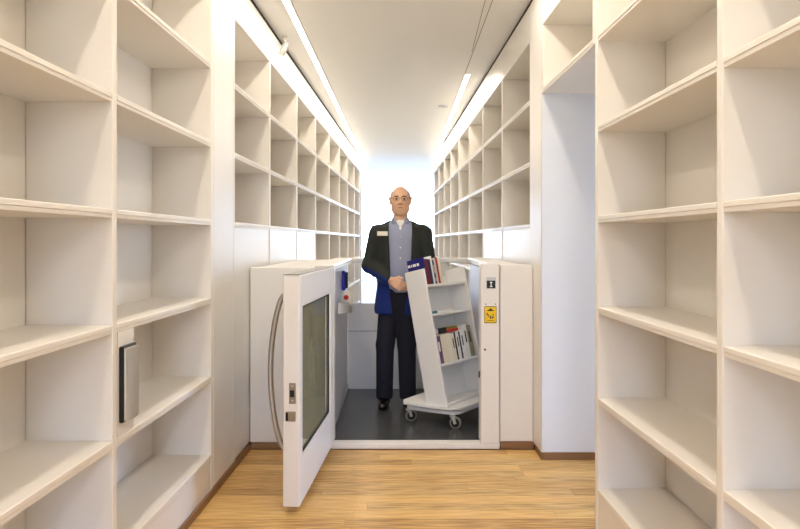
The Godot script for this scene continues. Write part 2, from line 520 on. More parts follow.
	bx(g, "bottom_rail", M.lacquer, Vector3(0.1001, y0, 0), Vector3(W - 0.0701, 0.275, T), 0.004)
	bx(g, "top_cap", M.cap, Vector3(0.0, y1 + 0.0005, T * 0.02), Vector3(W, y1 + 0.006, T * 0.98), 0.002)
	bx(g, "pane", M.smoked, Vector3(0.098, 0.273, T * 0.20), Vector3(W - 0.068, 1.030, T * 0.27), 0.0)
	for q in [[0.101, 0.276, 0.109, 1.027], [W - 0.079, 0.276, W - 0.071, 1.027], [0.109, 1.019, W - 0.079, 1.027], [0.109, 0.276, W - 0.079, 0.284]]:
		bx(g, "gasket", M.rubber, Vector3(q[0], q[1], T * 0.1), Vector3(q[2], q[3], T * 0.195), 0.001)
	# lock on the free edge
	var lp := bx(g, "lock_plate", M.steel, Vector3(W + 0.0002, 0.553, T * 0.22), Vector3(W + 0.003, 0.656, T * 0.62), 0.001)
	var mid := lp.position
	bx(g, "lock_opening", M.black, mid + Vector3(0.0014, -0.018, -0.010), mid + Vector3(0.003, 0.016, 0.012), 0.0)
	for s in [-1, 1]:
		part(g, "screw", lathe([Vector2(0, 0), Vector2(0.006, 0), Vector2(0.005, 0.002), Vector2(0, 0.0025)], 10), M.alu, mid + Vector3(0.0014, s * 0.036, 0), Basis(Vector3.FORWARD, PI / 2))
	var lt := bx(g, "latch_case", M.steel, Vector3(W - 0.001, 0.466, T * 0.22), Vector3(W + 0.006, 0.515, T * 0.82), 0.002)
	mid = lt.position
	bx(g, "latch_opening", M.black, mid + Vector3(0.0035, -0.02, zs * 0.012), mid + Vector3(0.005, 0.02, zs * 0.024), 0.0)
	# long bow handle on the outer face
	var path := []
	for k in 33:
		var u := k / 32.0
		var bow := 0.07 * pow(sin(PI * u), 0.62)
		path.append(Vector3(W - 0.035, lerpf(0.32, 1.09, u), T + zs * (0.002 + bow)))
	part(g, "handle", tube(path, 0.014, 12), M.steel)
	# blue and black handset on the inner left wall
	var h := thing("handset", "blue and black handset hanging inside the lift by the rail", "handset", Vector3(-0.494, 1.0, -4.93))
	bx(h, "blue_body", M.blue, Vector3(0.001, -0.045, 0.02), Vector3(0.03, 0.115, -0.02), 0.005)
	bx(h, "black_cradle", M.black, Vector3(0.0305, -0.03, 0.015), Vector3(0.05, 0.105, -0.015), 0.005)
	# rounded basket with a bag in it
	var bk := thing("wall_basket", "rounded grey wall basket inside the lift", "basket", Vector3(-0.494, 0.80, -4.72))
	var out_ := PackedVector2Array()
	for k in 17:
		var a := PI * k / 16.0
		out_.append(Vector2(0.002 + 0.10 * sin(a), -0.10 * cos(a)))
	for k in range(16, -1, -1):
		var a := PI * k / 16.0
		out_.append(Vector2(0.002 + 0.092 * sin(a), -0.092 * cos(a)))
	part(bk, "basket_wall", slab(out_, 0.0, 0.085), M.alu)
	var inn := PackedVector2Array()
	for k in 17:
		var a := PI * k / 16.0
		inn.append(Vector2(0.002 + 0.0915 * sin(a), -0.0915 * cos(a)))
	part(bk, "basket_floor", slab(inn, 0.0, 0.006), M.alu)
	var bg := thing("paper_bag", "white bag with a red mark sticking out of the wall basket", "bag", Vector3(-0.445, 0.807, -4.70))
	var bst := crumple()
	part(bg, "bag_body", bst, M.paper)
	part(bg, "red_mark", lathe([Vector2(0, 0), Vector2(0.02, 0.001), Vector2(0.018, 0.006), Vector2(0, 0.008)], 9), M.red, Vector3(0.012, 0.115, 0.046), Basis(Vector3.RIGHT, PI / 2 - 0.3))
	var cl := thing("black_cloth", "black folded cloth in the wall basket beside the white bag", "cloth", Vector3(-0.445, 0.807, -4.785))
	part(cl, "folds", cbox(Vector3(0.07, 0.12, 0.03), 0.012), M.rubber, Vector3(0, 0.06, 0))

func crumple() -> Mesh:
	var nz := FastNoiseLite.new()
	nz.seed = 3
	nz.frequency = 9.0
	var st := SurfaceTool.new()
	st.begin(Mesh.PRIMITIVE_TRIANGLES)
	var at := func(i: int, k: int) -> Vector3:
		var v := PI * i / 10.0
		var u := TAU * (k % 16) / 16.0
		var dirv := Vector3(sin(v) * cos(u), -cos(v), sin(v) * sin(u))
		return Vector3(0.012, 0.085, 0) + dirv * Vector3(0.045, 0.083, 0.046) * (1.0 + 0.16 * nz.get_noise_3dv(dirv * 0.3))
	for i in 10:
		for k in 16:
			face(st, [at.call(i, k), at.call(i, k + 1), at.call(i + 1, k + 1), at.call(i + 1, k)], at.call(i, k) + at.call(i + 1, k + 1) - Vector3(0.024, 0.17, 0))
	return st.commit()

# ------------------------------------------------------------------ lamps
func strip_light(label: String, x: float, d0: float, d1: float, energy: float) -> void:
	var t := thing("linear_ceiling_light", label, "ceiling light", Vector3(x, CEIL, -(d0 + d1) / 2), 0.0, "linear ceiling lights along the shelving")
	var l := d1 - d0
	bx(t, "diffuser_lamp", M.led, Vector3(-0.024, -0.004, -l / 2), Vector3(0.024, -0.0005, l / 2), 0.0)
	for s in [-1, 1]:
		bx(t, "trim", M.alu, Vector3(s * 0.0245, -0.006, -l / 2), Vector3(s * 0.03, -0.0005, l / 2), 0.0)
	var a := AreaLight3D.new()
	a.name = "strip_glow"
	t.add_child(a)
	a.area_size = Vector2(0.046, l)
	a.rotation.x = -PI / 2
	a.position.y = -0.007
	a.light_energy = energy * l
	a.light_color = Color(1.0, 0.957, 0.895)
	a.area_range = 40.0
	a.area_attenuation = 2.0
	a.shadow_enabled = true

func lamps() -> void:
	strip_light("long bright linear ceiling light above the left shelving", -0.775, -2.4, 13.5, 0.345)
	strip_light("bright linear ceiling light above the far right shelving", 0.635, 5.8, 13.5, 0.38)
	strip_light("linear ceiling light above the near right shelving", 0.635, -2.4, 3.85, 0.42)
	for q in [[0.49, 7.15, "round downlight in the ceiling nearer the viewer"], [0.45, 12.6, "round downlight in the ceiling farther from the viewer"]]:
		var t := thing("downlight", q[2], "ceiling light", Vector3(q[0], CEIL, -q[1]), 0.0, "round ceiling downlights")
		part(t, "rim", lathe([Vector2(0.035, -0.008), Vector2(0.055, -0.008), Vector2(0.06, -0.0005)], 24), M.alu)
		part(t, "lens", lathe([Vector2(0, -0.004), Vector2(0.035, -0.004), Vector2(0.035, -0.0005)], 24), M.grey_panel)
	var s := thing("track_spotlight", "small white spotlight fixed above the left shelving", "spotlight", Vector3(-0.925, CEIL, -4.73))
	part(s, "mount", lathe([Vector2(0, -0.02), Vector2(0.02, -0.018), Vector2(0.022, -0.0005)], 16), M.lacquer)
	part(s, "arm", tube([Vector3(0, -0.015, 0), Vector3(0, -0.05, 0)], 0.007, 8), M.lacquer)
	part(s, "lamp_head", lathe([Vector2(0, -0.075), Vector2(0.022, -0.07), Vector2(0.026, -0.04), Vector2(0.022, 0.03), Vector2(0, 0.035)], 16), M.alu, Vector3(0.0, -0.075, 0.0), Basis(Vector3.FORWARD, 0.35))

# ------------------------------------------------------------------ trolley and books
var cart_tf := Transform3D()
var tilt_tf := Transform3D()

func caster(t: Node3D, x: float, z: float, turn: float) -> void:
	var c := Node3D.new()
	c.name = "caster"
	t.add_child(c, true)
	c.position = Vector3(x, 0.012, z)
	c.rotation.y = turn
	var rot := Basis(Vector3.FORWARD, PI / 2)
	part(c, "tyre", lathe([Vector2(0.03, -0.012), Vector2(0.039, -0.012), Vector2(0.043, -0.006), Vector2(0.043, 0.006), Vector2(0.039, 0.012), Vector2(0.03, 0.012)], 24), M.tyre, Vector3(0, 0.043, 0.02), rot)
	part(c, "wheel", lathe([Vector2(0, -0.013), Vector2(0.031, -0.013), Vector2(0.031, 0.013), Vector2(0, 0.013)], 20), M.black, Vector3(0, 0.043, 0.02), rot)
	for s in [-1, 1]:
		part(c, "fork", cbox(Vector3(0.003, 0.055, 0.022), 0.001), M.alu, Vector3(s * 0.017, 0.064, 0.012), Basis(Vector3.RIGHT, -0.3))
	part(c, "swivel", lathe([Vector2(0, 0.082), Vector2(0.022, 0.082), Vector2(0.022, 0.094), Vector2(0, 0.094)], 14), M.alu)

func book(label: String, size: Vector3, at: Vector3, cover: Color, group: String, tf: Transform3D, lean := 0.0, marks := 0) -> Node3D:
	# size: thickness x, height y, width z; at: bottom left front corner in the tilted shelf frame; spine to the front (+z)
	var t := thing("book", label, "book", Vector3.ZERO, 0.0, group)
	t.transform = tf * Transform3D(Basis(Vector3.BACK, lean), at)
	var cm := plain(cover, 0.45)
	var st := SurfaceTool.new()
	st.begin(Mesh.PRIMITIVE_TRIANGLES)
	var c := 0.0018
	add_cbox(st, Vector3(c / 2, size.y / 2, -size.z / 2), Vector3(c, size.y, size.z), 0.0005)
	add_cbox(st, Vector3(size.x - c / 2, size.y / 2, -size.z / 2), Vector3(c, size.y, size.z), 0.0005)
	add_cbox(st, Vector3(size.x / 2, size.y / 2, -c / 2), Vector3(size.x, size.y, c * 2), 0.0008)
	part(t, "cover", st.commit(), cm)
	bx(t, "pages", M.paper, Vector3(c, 0.003, -c * 2), Vector3(size.x - c, size.y - 0.003, -size.z + 0.003), 0.0)
	if marks > 0:
		var mm: Material = M.black if cover.get_luminance() > 0.4 else M.paper
		var w := size.x * 0.3
		bx(t, "title_block", mm, Vector3(size.x / 2 - w / 2, size.y * 0.45, 0.001), Vector3(size.x / 2 + w / 2, size.y * 0.80, 0.0016), 0.0)
		if marks > 1:
			bx(t, "title_block", mm, Vector3(size.x / 2 - w / 2, size.y * 0.12, 0.001), Vector3(size.x / 2 + w / 2, size.y * 0.25, 0.0016), 0.0)
	return t

func trolley() -> void:
	M.tyre = plain(Color(0.55, 0.53, 0.48), 0.6)
	M.cart = plain(Color(0.92, 0.915, 0.90), 0.4)
	var th := deg_to_rad(49.0)
	cart_tf = Transform3D(Basis(Vector3.UP, th), Vector3(0.323, 0, -4.31))
	var t := thing("book_trolley", "white slanted book trolley on casters inside the lift", "trolley", cart_tf.origin, th)
	var W := 0.53
	var D := 0.19
	var inner := Transform3D(Basis(Vector3.RIGHT, deg_to_rad(-12.5)), Vector3(0, 0.17, 0))
	tilt_tf = cart_tf * inner
	var put := func(a: Vector3, b: Vector3, called: String) -> MeshInstance3D:
		return part(t, called, cbox((b - a).abs(), 0.003), M.cart, inner * ((a + b) / 2), inner.basis)
	put.call(Vector3(0, -0.005, 0), Vector3(0.02, 1.01, -D), "side_panel")
	put.call(Vector3(W - 0.02, -0.005, 0), Vector3(W, 1.01, -D), "side_panel")
	put.call(Vector3(0.0205, 0.0, -D), Vector3(W - 0.0205, 0.96, -D + 0.012), "back_panel")
	for y in [0.02, 0.30, 0.67, 0.89]:
		put.call(Vector3(0.0205, y - 0.02, -0.002), Vector3(W - 0.0205, y, -D + 0.0125), "shelf")
	# bowed base board and frame
	for q in [["base_board", 0.148, 0.165, 0.0, 0.0], ["base_frame", 0.107, 0.132, 0.02, 0.0]]:
		var poly := PackedVector2Array()
		var k: float = q[3]
		var cs := [Vector2(0.02 + k, 0.07 - k), Vector2(W - k, 0.07 - k), Vector2(W + 0.05 - k, -0.37 + k), Vector2(-0.10 + k, -0.37 + k)]
		for i in 4:
			var a: Vector2 = cs[i]
			var b: Vector2 = cs[(i + 1) % 4]
			var n := Vector2(-(b - a).y, (b - a).x).normalized()
			if n.dot((a + b) / 2 - Vector2(W / 2, -0.16)) < 0:
				n = -n
			for j in range(1, 12):
				var u := j / 12.0
				poly.append(a.lerp(b, u) + n * (0.022 * sin(PI * u) if q[0] == "base_board" else 0.0))
		part(t, q[0], slab(poly, q[1], q[2]), M.cart)
	for z in [-0.03, -0.30]:
		bx(t, "bracket", M.cart, Vector3(0.1, 0.132, z), Vector3(W - 0.1, 0.148, z - 0.05), 0.0)
	caster(t, 0.03, 0.028, 0.5)
	caster(t, -0.045, -0.325, 0.9)
	caster(t, W - 0.03, 0.025, 0.2)
	caster(t, W, -0.325, -0.4)
	# books on the top shelf
	var gt := "books on the top shelf of the trolley"
	var f := tilt_tf * Transform3D(Basis.IDENTITY, Vector3(0, 0.8905, 0))
	var b := book("tall blue book rising above the trolley's left side panel", Vector3(0.02, 0.205, 0.155), Vector3(0.0215, 0, -0.012), Color(0.06, 0.07, 0.42), gt, f)
	for q in [[0.04, 0.062], [0.07, 0.10], [0.108, 0.118], [0.126, 0.15]]:
		bx(b, "white_lettering", M.paper, Vector3(-0.0006, 0.15, -q[0]), Vector3(-0.0001, 0.17, -q[1]), 0.0)
	var x := 0.044
	for q in [["dark red and blue spined book on the top trolley shelf", 0.034, 0.205, Color(0.45, 0.06, 0.14), 0], ["navy spined book beside the dark red one on the trolley", 0.026, 0.20, Color(0.07, 0.07, 0.30), 0], ["slim white book between navy spines on the trolley top shelf", 0.018, 0.225, Color(0.92, 0.92, 0.9), 0], ["slim navy book with white band on the trolley top shelf", 0.016, 0.19, Color(0.08, 0.12, 0.30), 2], ["thin pale grey book on the trolley top shelf", 0.02, 0.21, Color(0.80, 0.80, 0.78), 0], ["bright red book on the trolley top shelf", 0.02, 0.215, Color(0.66, 0.08, 0.06), 0], ["cream book at the right end of the trolley's top row", 0.03, 0.205, Color(0.90, 0.87, 0.78), 0]]:
		book(q[0], Vector3(q[1] * 1.15, q[2] * 0.95, 0.15), Vector3(x, 0, -0.015), q[3], gt, f, 0.0, q[4])
		x += q[1] * 1.15 + 0.001
	# middle shelf
	f = tilt_tf * Transform3D(Basis.IDENTITY, Vector3(0, 0.6705, 0))
	var flat := Basis(Vector3.BACK, PI / 2)
	var gm := "things on the middle trolley shelf"
	book("thin teal book lying on the middle trolley shelf", Vector3(0.018, 0.075, 0.13), Vector3(0.10, 0.0, -0.02), Color(0.03, 0.42, 0.46), gm, f, PI / 2)
	book("white booklet lying on the middle trolley shelf", Vector3(0.014, 0.19, 0.15), Vector3(0.295, 0.0, -0.015), Color(0.93, 0.93, 0.91), gm, f, PI / 2)
	# lower shelf
	f = tilt_tf * Transform3D(Basis.IDENTITY, Vector3(0, 0.3005, 0))
	var gl := "books on the lower trolley shelf"
	x = 0.0215
	for q in [["purple book with dark top at the left end of the lower shelf", 0.042, 0.185, Color(0.42, 0.28, 0.45), 1], ["thick cream book on the lower trolley shelf under the black book", 0.05, 0.195, Color(0.92, 0.88, 0.78), 0], ["second thick cream book on the lower trolley shelf", 0.048, 0.195, Color(0.93, 0.90, 0.82), 0], ["slim cream book with black title on the lower shelf", 0.03, 0.19, Color(0.90, 0.87, 0.78), 1], ["black slim book between white ones on the lower shelf", 0.014, 0.19, Color(0.06, 0.06, 0.07), 0], ["white book with black title on the lower shelf", 0.03, 0.195, Color(0.92, 0.92, 0.90), 1], ["dark grey slim book on the lower shelf", 0.014, 0.19, Color(0.13, 0.13, 0.15), 0], ["white book with black band near the right end of the lower shelf", 0.034, 0.20, Color(0.93, 0.93, 0.92), 1], ["tall white book toward the right end of the lower shelf", 0.04, 0.235, Color(0.91, 0.90, 0.86), 1], ["grey green tall book at the right end of the lower shelf", 0.04, 0.225, Color(0.55, 0.56, 0.46), 1]]:
		book(q[0], Vector3(q[1] * 1.3, q[2] * 1.08, 0.15), Vector3(x, 0, -0.015), q[3], gl, f, 0.0, q[4])
		x += q[1] * 1.3 + 0.001
	book("black book lying on top of the cream books on the trolley", Vector3(0.04, 0.10, 0.14), Vector3(0.168, 0.2165, -0.015), Color(0.05, 0.05, 0.055), gl, f, PI / 2, 0)
	book("red book lying across the row of white books", Vector3(0.022, 0.145, 0.14), Vector3(0.315, 0.2165, -0.015), Color(0.74, 0.13, 0.07), gl, f, PI / 2, 0)
	book("olive book lying on top of the red book", Vector3(0.016, 0.145, 0.14), Vector3(0.315, 0.2395, -0.02), Color(0.50, 0.50, 0.16), gl, f, PI / 2, 0)

# ------------------------------------------------------------------ person
# bone: [a, b, radius a, radius b, scale (optional), "sub" (optional)]
func skin(bones: Array, cell: float, k: float, cut = null) -> Array:
	var lo := Vector3(1e9, 1e9, 1e9)
	var hi := -lo
	for bn in bones:
		var r: float = max(bn[2], bn[3]) * 1.35 + 2.5 * cell
		var v := Vector3(r, r, r)
		lo = lo.min(bn[0] - v).min(bn[1] - v)
		hi = hi.max(bn[0] + v).max(bn[1] + v)
	var n := Vector3i(((hi - lo) / cell).ceil()) + Vector3i.ONE
	var vals := PackedFloat32Array()
	vals.resize(n.x * n.y * n.z)
	vals.fill(1.0)
	for bn in bones:
		var s: Vector3 = bn[4] if bn.size() > 4 and bn[4] is Vector3 else Vector3.ONE
		var sub: bool = bn.size() > 5
		var a: Vector3 = bn[0] / s
		var b: Vector3 = bn[1] / s
		var ba := b - a
		var bb: float = max(ba.length_squared(), 1e-9)
		var ra: float = bn[2]
		var rb: float = bn[3]
		var ms: float = min(s.x, min(s.y, s.z))
		var reach: float = max(ra, rb) * max(s.x, max(s.y, s.z)) + k + 3.0 * cell
		var rv := Vector3(reach, reach, reach)
		var p0 := Vector3i(((bn[0].min(bn[1]) - rv - lo) / cell).floor()).clamp(Vector3i.ZERO, n - Vector3i.ONE)
		var p1 := Vector3i(((bn[0].max(bn[1]) + rv - lo) / cell).ceil()).clamp(Vector3i.ZERO, n - Vector3i.ONE)
		for z in range(p0.z, p1.z + 1):
			for y in range(p0.y, p1.y + 1):
				var row := (z * n.y + y) * n.x
				for x in range(p0.x, p1.x + 1):
					var p := (lo + Vector3(x, y, z) * cell) / s - a
					var t := clampf(p.dot(ba) / bb, 0.0, 1.0)
					var d := ((p - ba * t).length() - lerpf(ra, rb, t)) * ms
					var o := vals[row + x]
					if sub:
						d = -d
						var h := maxf(k - absf(o - d), 0.0) / k
						vals[row + x] = maxf(o, d) + h * h * k * 0.25
					else:
						var h := maxf(k - absf(o - d), 0.0) / k
						vals[row + x] = minf(o, d) - h * h * k * 0.25
	if cut != null:
		for z in n.z:
			for y in n.y:
				var row := (z * n.y + y) * n.x
				for x in n.x:
					if vals[row + x] < 0.5:
						vals[row + x] = cut.call(lo + Vector3(x, y, z) * cell, vals[row + x])
	# surface nets
	var verts := PackedVector3Array()
	var ids := PackedInt32Array()
	ids.resize(vals.size())
	ids.fill(-1)
	var off := [0, 1, n.x, n.x + 1, n.x * n.y, n.x * n.y + 1, n.x * n.y + n.x, n.x * n.y + n.x + 1]
	var corner := [Vector3(0, 0, 0), Vector3(1, 0, 0), Vector3(0, 1, 0), Vector3(1, 1, 0), Vector3(0, 0, 1), Vector3(1, 0, 1), Vector3(0, 1, 1), Vector3(1, 1, 1)]
	var edges := [[0, 1], [2, 3], [4, 5], [6, 7], [0, 2], [1, 3], [4, 6], [5, 7], [0, 4], [1, 5], [2, 6], [3, 7]]
	for z in n.z - 1:
		for y in n.y - 1:
			var row := (z * n.y + y) * n.x
			for x in n.x - 1:
				var i := row + x
				var q := vals[i]
				if absf(q) > 2.5 * cell:
					continue
				var neg := 0
				for e in 8:
					if vals[i + off[e]] < 0.0:
						neg += 1
				if neg == 0 or neg == 8:
					continue
				var sum := Vector3.ZERO
				var cnt := 0
				for e in edges:
					var va := vals[i + off[e[0]]]
					var vb := vals[i + off[e[1]]]
					if (va < 0.0) != (vb < 0.0):
						sum += corner[e[0]].lerp(corner[e[1]], va / (va - vb))
						cnt += 1
				ids[i] = verts.size()
				verts.append(lo + (Vector3(x, y, z) + sum / cnt) * cell)
	var tris := PackedInt32Array()
	var dx := [1, n.x, n.x * n.y]
	for z in range(1, n.z - 1):
		for y in range(1, n.y - 1):
			var row := (z * n.y + y) * n.x
			for x in range(1, n.x - 1):
				var i := row + x
				if ids[i] < 0:
					continue
				var v0 := vals[i]
				for ax in 3:
					var v1 := vals[i + dx[ax]]
					if (v0 < 0.0) == (v1 < 0.0):
						continue
					var u: int = dx[(ax + 1) % 3]
					var w: int = dx[(ax + 2) % 3]
					var c0 := ids[i]
					var c1 := ids[i - u]
					var c2 := ids[i - u - w]
					var c3 := ids[i - w]
					if c0 < 0 or c1 < 0 or c2 < 0 or c3 < 0:
						continue
					if v0 < 0.0:
						tris.append_array([c0, c1, c2, c0, c2, c3])
					else:
						tris.append_array([c0, c2, c1, c0, c3, c2])
	return [verts, tris]

func net_mesh(nets: Array, tint = null) -> Mesh:
	var st := SurfaceTool.new()
	st.begin(Mesh.PRIMITIVE_TRIANGLES)
	var base := 0
	for nt in nets:
		for v in nt[0]:
			if tint != null:
				st.set_color(tint.call(v))
			st.add_vertex(v)
		for i in nt[1]:
			st.add_index(base + i)
		base += nt[0].size()
	st.generate_normals()
	return st.commit()

func hand_bones(wrist: Vector3, dirv: Vector3, palm_n: Vector3, thumb_side: float) -> Array:
	# dirv: from wrist to fingers, palm_n: out of the palm, fingers curl towards it
	var side := dirv.cross(palm_n).normalized() * thumb_side
	var r := []
	r.append([wrist - dirv * 0.03, wrist, 0.027, 0.027])
	for k in 4:
		var o := (1.5 - k) * 0.0205
		var root := wrist + dirv * (0.085 - absf(k - 1.2) * 0.004) + side * o
		r.append([wrist + side * o * 0.6 + dirv * 0.01, root, 0.0145, 0.0115])
		var l: float = [0.040, 0.045, 0.041, 0.032][k]
		var d1 := (dirv * 0.86 + palm_n * 0.5).normalized()
		var d2 := (dirv * 0.35 + palm_n * 0.94).normalized()
		var d3 := (dirv * -0.1 + palm_n).normalized()
		var p1 := root + d1 * l
		var p2 := p1 + d2 * l * 0.65
		var p3 := p2 + d3 * l * 0.5
		r.append([root, p1, 0.0098, 0.009])
		r.append([p1, p2, 0.009, 0.0085])
		r.append([p2, p3, 0.0085, 0.0075])
	var t0 := wrist + dirv * 0.025 + side * 0.025
	var t1 := t0 + (dirv * 0.6 + side * 0.7 + palm_n * 0.2).normalized() * 0.036
	var t2 := t1 + (dirv * 0.85 + side * 0.2 + palm_n * 0.4).normalized() * 0.03
	r.append([t0, t1, 0.014, 0.0115])
	r.append([t1, t2, 0.0115, 0.0095])
	return r

func person() -> void:
	var t := thing("person", "bald man in dark blazer and pale blue shirt standing behind the trolley", "person", Vector3(-0.013, 0.012, -4.92))
	M.skin = plain(Color(0.87, 0.69, 0.57), 0.45)
	M.skin.subsurf_scatter_enabled = true
	M.skin.subsurf_scatter_strength = 0.08
	M.shirt = StandardMaterial3D.new()
	M.shirt.albedo_texture = noise_tex(0.2, Color(0.55, 0.575, 0.67), Color(0.66, 0.68, 0.77), 5, FastNoiseLite.TYPE_SIMPLEX_SMOOTH, 256, 256)
	M.shirt.uv1_triplanar = true
	M.shirt.uv1_scale = Vector3(6, 6, 6)
	M.shirt.roughness = 0.9
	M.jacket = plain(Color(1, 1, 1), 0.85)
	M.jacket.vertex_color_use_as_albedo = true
	M.trousers = plain(Color(0.05, 0.06, 0.13), 0.8)
	M.shoe = plain(Color(0.03, 0.028, 0.028), 0.25)
	var el := Vector3(-0.255, 1.145, -0.03)
	var wl := Vector3(-0.075, 1.035, 0.19)
	var er := Vector3(0.238, 1.145, -0.05)
	var wr := Vector3(0.225, 1.00, 0.02)
	# body: torso, limbs, then the head and hands on finer grids, one mesh
	var body := [
		[Vector3(0, 0.98, 0), Vector3(0, 1.36, -0.01), 0.11, 0.13, Vector3(1.15, 1, 0.75)],
		[Vector3(-0.15, 1.42, -0.01), Vector3(0.15, 1.42, -0.01), 0.045, 0.045],
		[Vector3(0, 1.40, -0.015), Vector3(0, 1.56, -0.01), 0.055, 0.052],
		[Vector3(-0.17, 1.41, -0.01), el, 0.045, 0.036], [el, wl, 0.036, 0.026],
		[Vector3(0.17, 1.41, -0.01), er, 0.045, 0.036], [er, wr, 0.036, 0.026],
		[Vector3(-0.07, 0.93, 0), Vector3(-0.125, 0.5, 0.01), 0.075, 0.05], [Vector3(-0.125, 0.5, 0.01), Vector3(-0.132, 0.08, -0.02), 0.05, 0.035],
		[Vector3(0.05, 0.93, 0), Vector3(0.052, 0.5, 0.01), 0.075, 0.05], [Vector3(0.052, 0.5, 0.01), Vector3(0.06, 0.08, -0.02), 0.05, 0.035]]
	var head := [
		[Vector3(0, 1.708, -0.018), Vector3(0, 1.702, -0.018), 0.088, 0.088, Vector3(0.86, 1.0, 1.06)],
		[Vector3(0, 1.69, 0.022), Vector3(0, 1.61, 0.030), 0.069, 0.056],
		[Vector3(-0.040, 1.602, 0.008), Vector3(0.040, 1.602, 0.008), 0.032, 0.032],
		[Vector3(-0.056, 1.668, 0.004), Vector3(-0.046, 1.602, 0.012), 0.023, 0.024],
		[Vector3(0.056, 1.668, 0.004), Vector3(0.046, 1.602, 0.012), 0.023, 0.024],
		[Vector3(-0.016, 1.580, 0.052), Vector3(0.016, 1.580, 0.052), 0.023, 0.023],
		[Vector3(-0.036, 1.712, 0.066), Vector3(0.036, 1.712, 0.066), 0.013, 0.013],
		[Vector3(-0.040, 1.655, 0.052), Vector3(-0.034, 1.635, 0.050), 0.025, 0.025],
		[Vector3(0.040, 1.655, 0.052), Vector3(0.034, 1.635, 0.050), 0.025, 0.025],
		[Vector3(0, 1.695, 0.084), Vector3(0, 1.657, 0.106), 0.010, 0.0125],
		[Vector3(-0.013, 1.651, 0.095), Vector3(0.013, 1.651, 0.095), 0.009, 0.009],
		[Vector3(-0.019, 1.624, 0.083), Vector3(0.019, 1.624, 0.083), 0.008, 0.008],
		[Vector3(-0.016, 1.609, 0.081), Vector3(0.016, 1.609, 0.081), 0.0085, 0.0085],
		[Vector3(-0.082, 1.695, -0.012), Vector3(-0.079, 1.655, -0.004), 0.017, 0.011],
		[Vector3(0.082, 1.695, -0.012), Vector3(0.079, 1.655, -0.004), 0.017, 0.011],
		[Vector3(0, 1.60, -0.020), Vector3(0, 1.48, -0.018), 0.058, 0.064],
		[Vector3(-0.031, 1.688, 0.094), Vector3(-0.030, 1.688, 0.094), 0.013, 0.013, Vector3.ONE, "sub"],
		[Vector3(0.031, 1.688, 0.094), Vector3(0.030, 1.688, 0.094), 0.013, 0.013, Vector3.ONE, "sub"]]
	var nets := [skin(body, 0.014, 0.03), skin(head, 0.005, 0.014),
		skin(hand_bones(wl, Vector3(0.72, -0.30, 0.45).normalized(), Vector3(0.45, -0.35, -0.75).normalized(), 1.0), 0.004, 0.006),
		skin(hand_bones(wr, Vector3(0.05, -0.75, 0.45).normalized(), Vector3(-0.9, -0.1, -0.1).normalized(), -1.0), 0.004, 0.006)]
	var bd := part(t, "body", net_mesh(nets), M.skin)
	bd.set_meta("label", "face, neck and hands with light tan skin")
	# eyes, brows, glasses
	for s in [-1.0, 1.0]:
		part(t, "eye", lathe([Vector2(0, -0.01), Vector2(0.008, -0.006), Vector2(0.0105, 0), Vector2(0.008, 0.006), Vector2(0, 0.01)], 12), plain(Color(0.15, 0.10, 0.08), 0.2), Vector3(s * 0.031, 1.688, 0.074))
		part(t, "eyebrow", tube([Vector3(s * 0.014, 1.707, 0.085), Vector3(s * 0.03, 1.711, 0.083), Vector3(s * 0.047, 1.706, 0.073)], 0.0042, 6), plain(Color(0.20, 0.14, 0.10), 0.9))
	part(t, "mouth", tube([Vector3(-0.022, 1.615, 0.086), Vector3(-0.010, 1.6165, 0.0935), Vector3(0.010, 1.6165, 0.0935), Vector3(0.022, 1.615, 0.086)], 0.003, 6), plain(Color(0.50, 0.26, 0.22), 0.6))
	var gl := Node3D.new()
	gl.name = "eyeglasses"
	t.add_child(gl)
	for s in [-1.0, 1.0]:
		var ring := []
		for k in 17:
			var a := TAU * k / 16.0
			ring.append(Vector3(s * 0.032 + cos(a) * 0.024, 1.688 + sin(a) * 0.016, 0.098 - 0.01 * absf(cos(a)) * float(signf(cos(a)) == s)))
		part(gl, "rim", tube(ring, 0.0012, 6), M.black)
		part(gl, "temple", tube([Vector3(s * 0.056, 1.692, 0.09), Vector3(s * 0.084, 1.695, 0.03), Vector3(s * 0.086, 1.695, -0.02)], 0.0014, 6), M.black)
	part(gl, "bridge", tube([Vector3(-0.008, 1.693, 0.098), Vector3(0, 1.696, 0.101), Vector3(0.008, 1.693, 0.098)], 0.0013, 6), M.black)
	var hair := skin([[Vector3(0, 1.708, -0.018), Vector3(0, 1.702, -0.018), 0.0905, 0.0905, Vector3(0.865, 1.0, 1.06)]], 0.005, 0.01, func(p: Vector3, d: float) -> float:
		return maxf(d, maxf(maxf(p.y - 1.755 - p.z * 0.25, p.z - 0.012), 1.66 - p.y)))
	part(t, "hair", net_mesh([hair]), plain(Color(0.30, 0.25, 0.20), 0.95))
	# shirt
	var shirt := [
		[Vector3(0, 0.93, 0), Vector3(0, 1.36, -0.005), 0.135, 0.148, Vector3(1.15, 1, 0.78)],
		[Vector3(-0.14, 1.425, -0.015), Vector3(0.14, 1.425, -0.015), 0.052, 0.052],
		[Vector3(0, 1.40, -0.02), Vector3(0, 1.535, -0.02), 0.085, 0.070]]
	part(t, "shirt", net_mesh([skin(shirt, 0.01, 0.04, func(p: Vector3, d: float) -> float:
		var vee := 0.042 - absf(p.x) - (1.545 - p.y) * 0.34 if p.z > 0.0 else -1.0
		return maxf(d, maxf(vee, maxf(p.y - 1.545, 0.93 - p.y))))]), M.shirt)
	for k in 5:
		part(t, "shirt_button", lathe([Vector2(0, 0), Vector2(0.006, 0), Vector2(0.006, 0.002), Vector2(0, 0.002)], 10), M.paper, Vector3(0, 1.38 - k * 0.085, 0.108 - absf(k - 1.0) * 0.001), Basis(Vector3.RIGHT, PI / 2))
	bx(t, "shirt_placket", M.shirt, Vector3(-0.016, 0.96, 0.095), Vector3(0.016, 1.41, 0.108), 0.003)
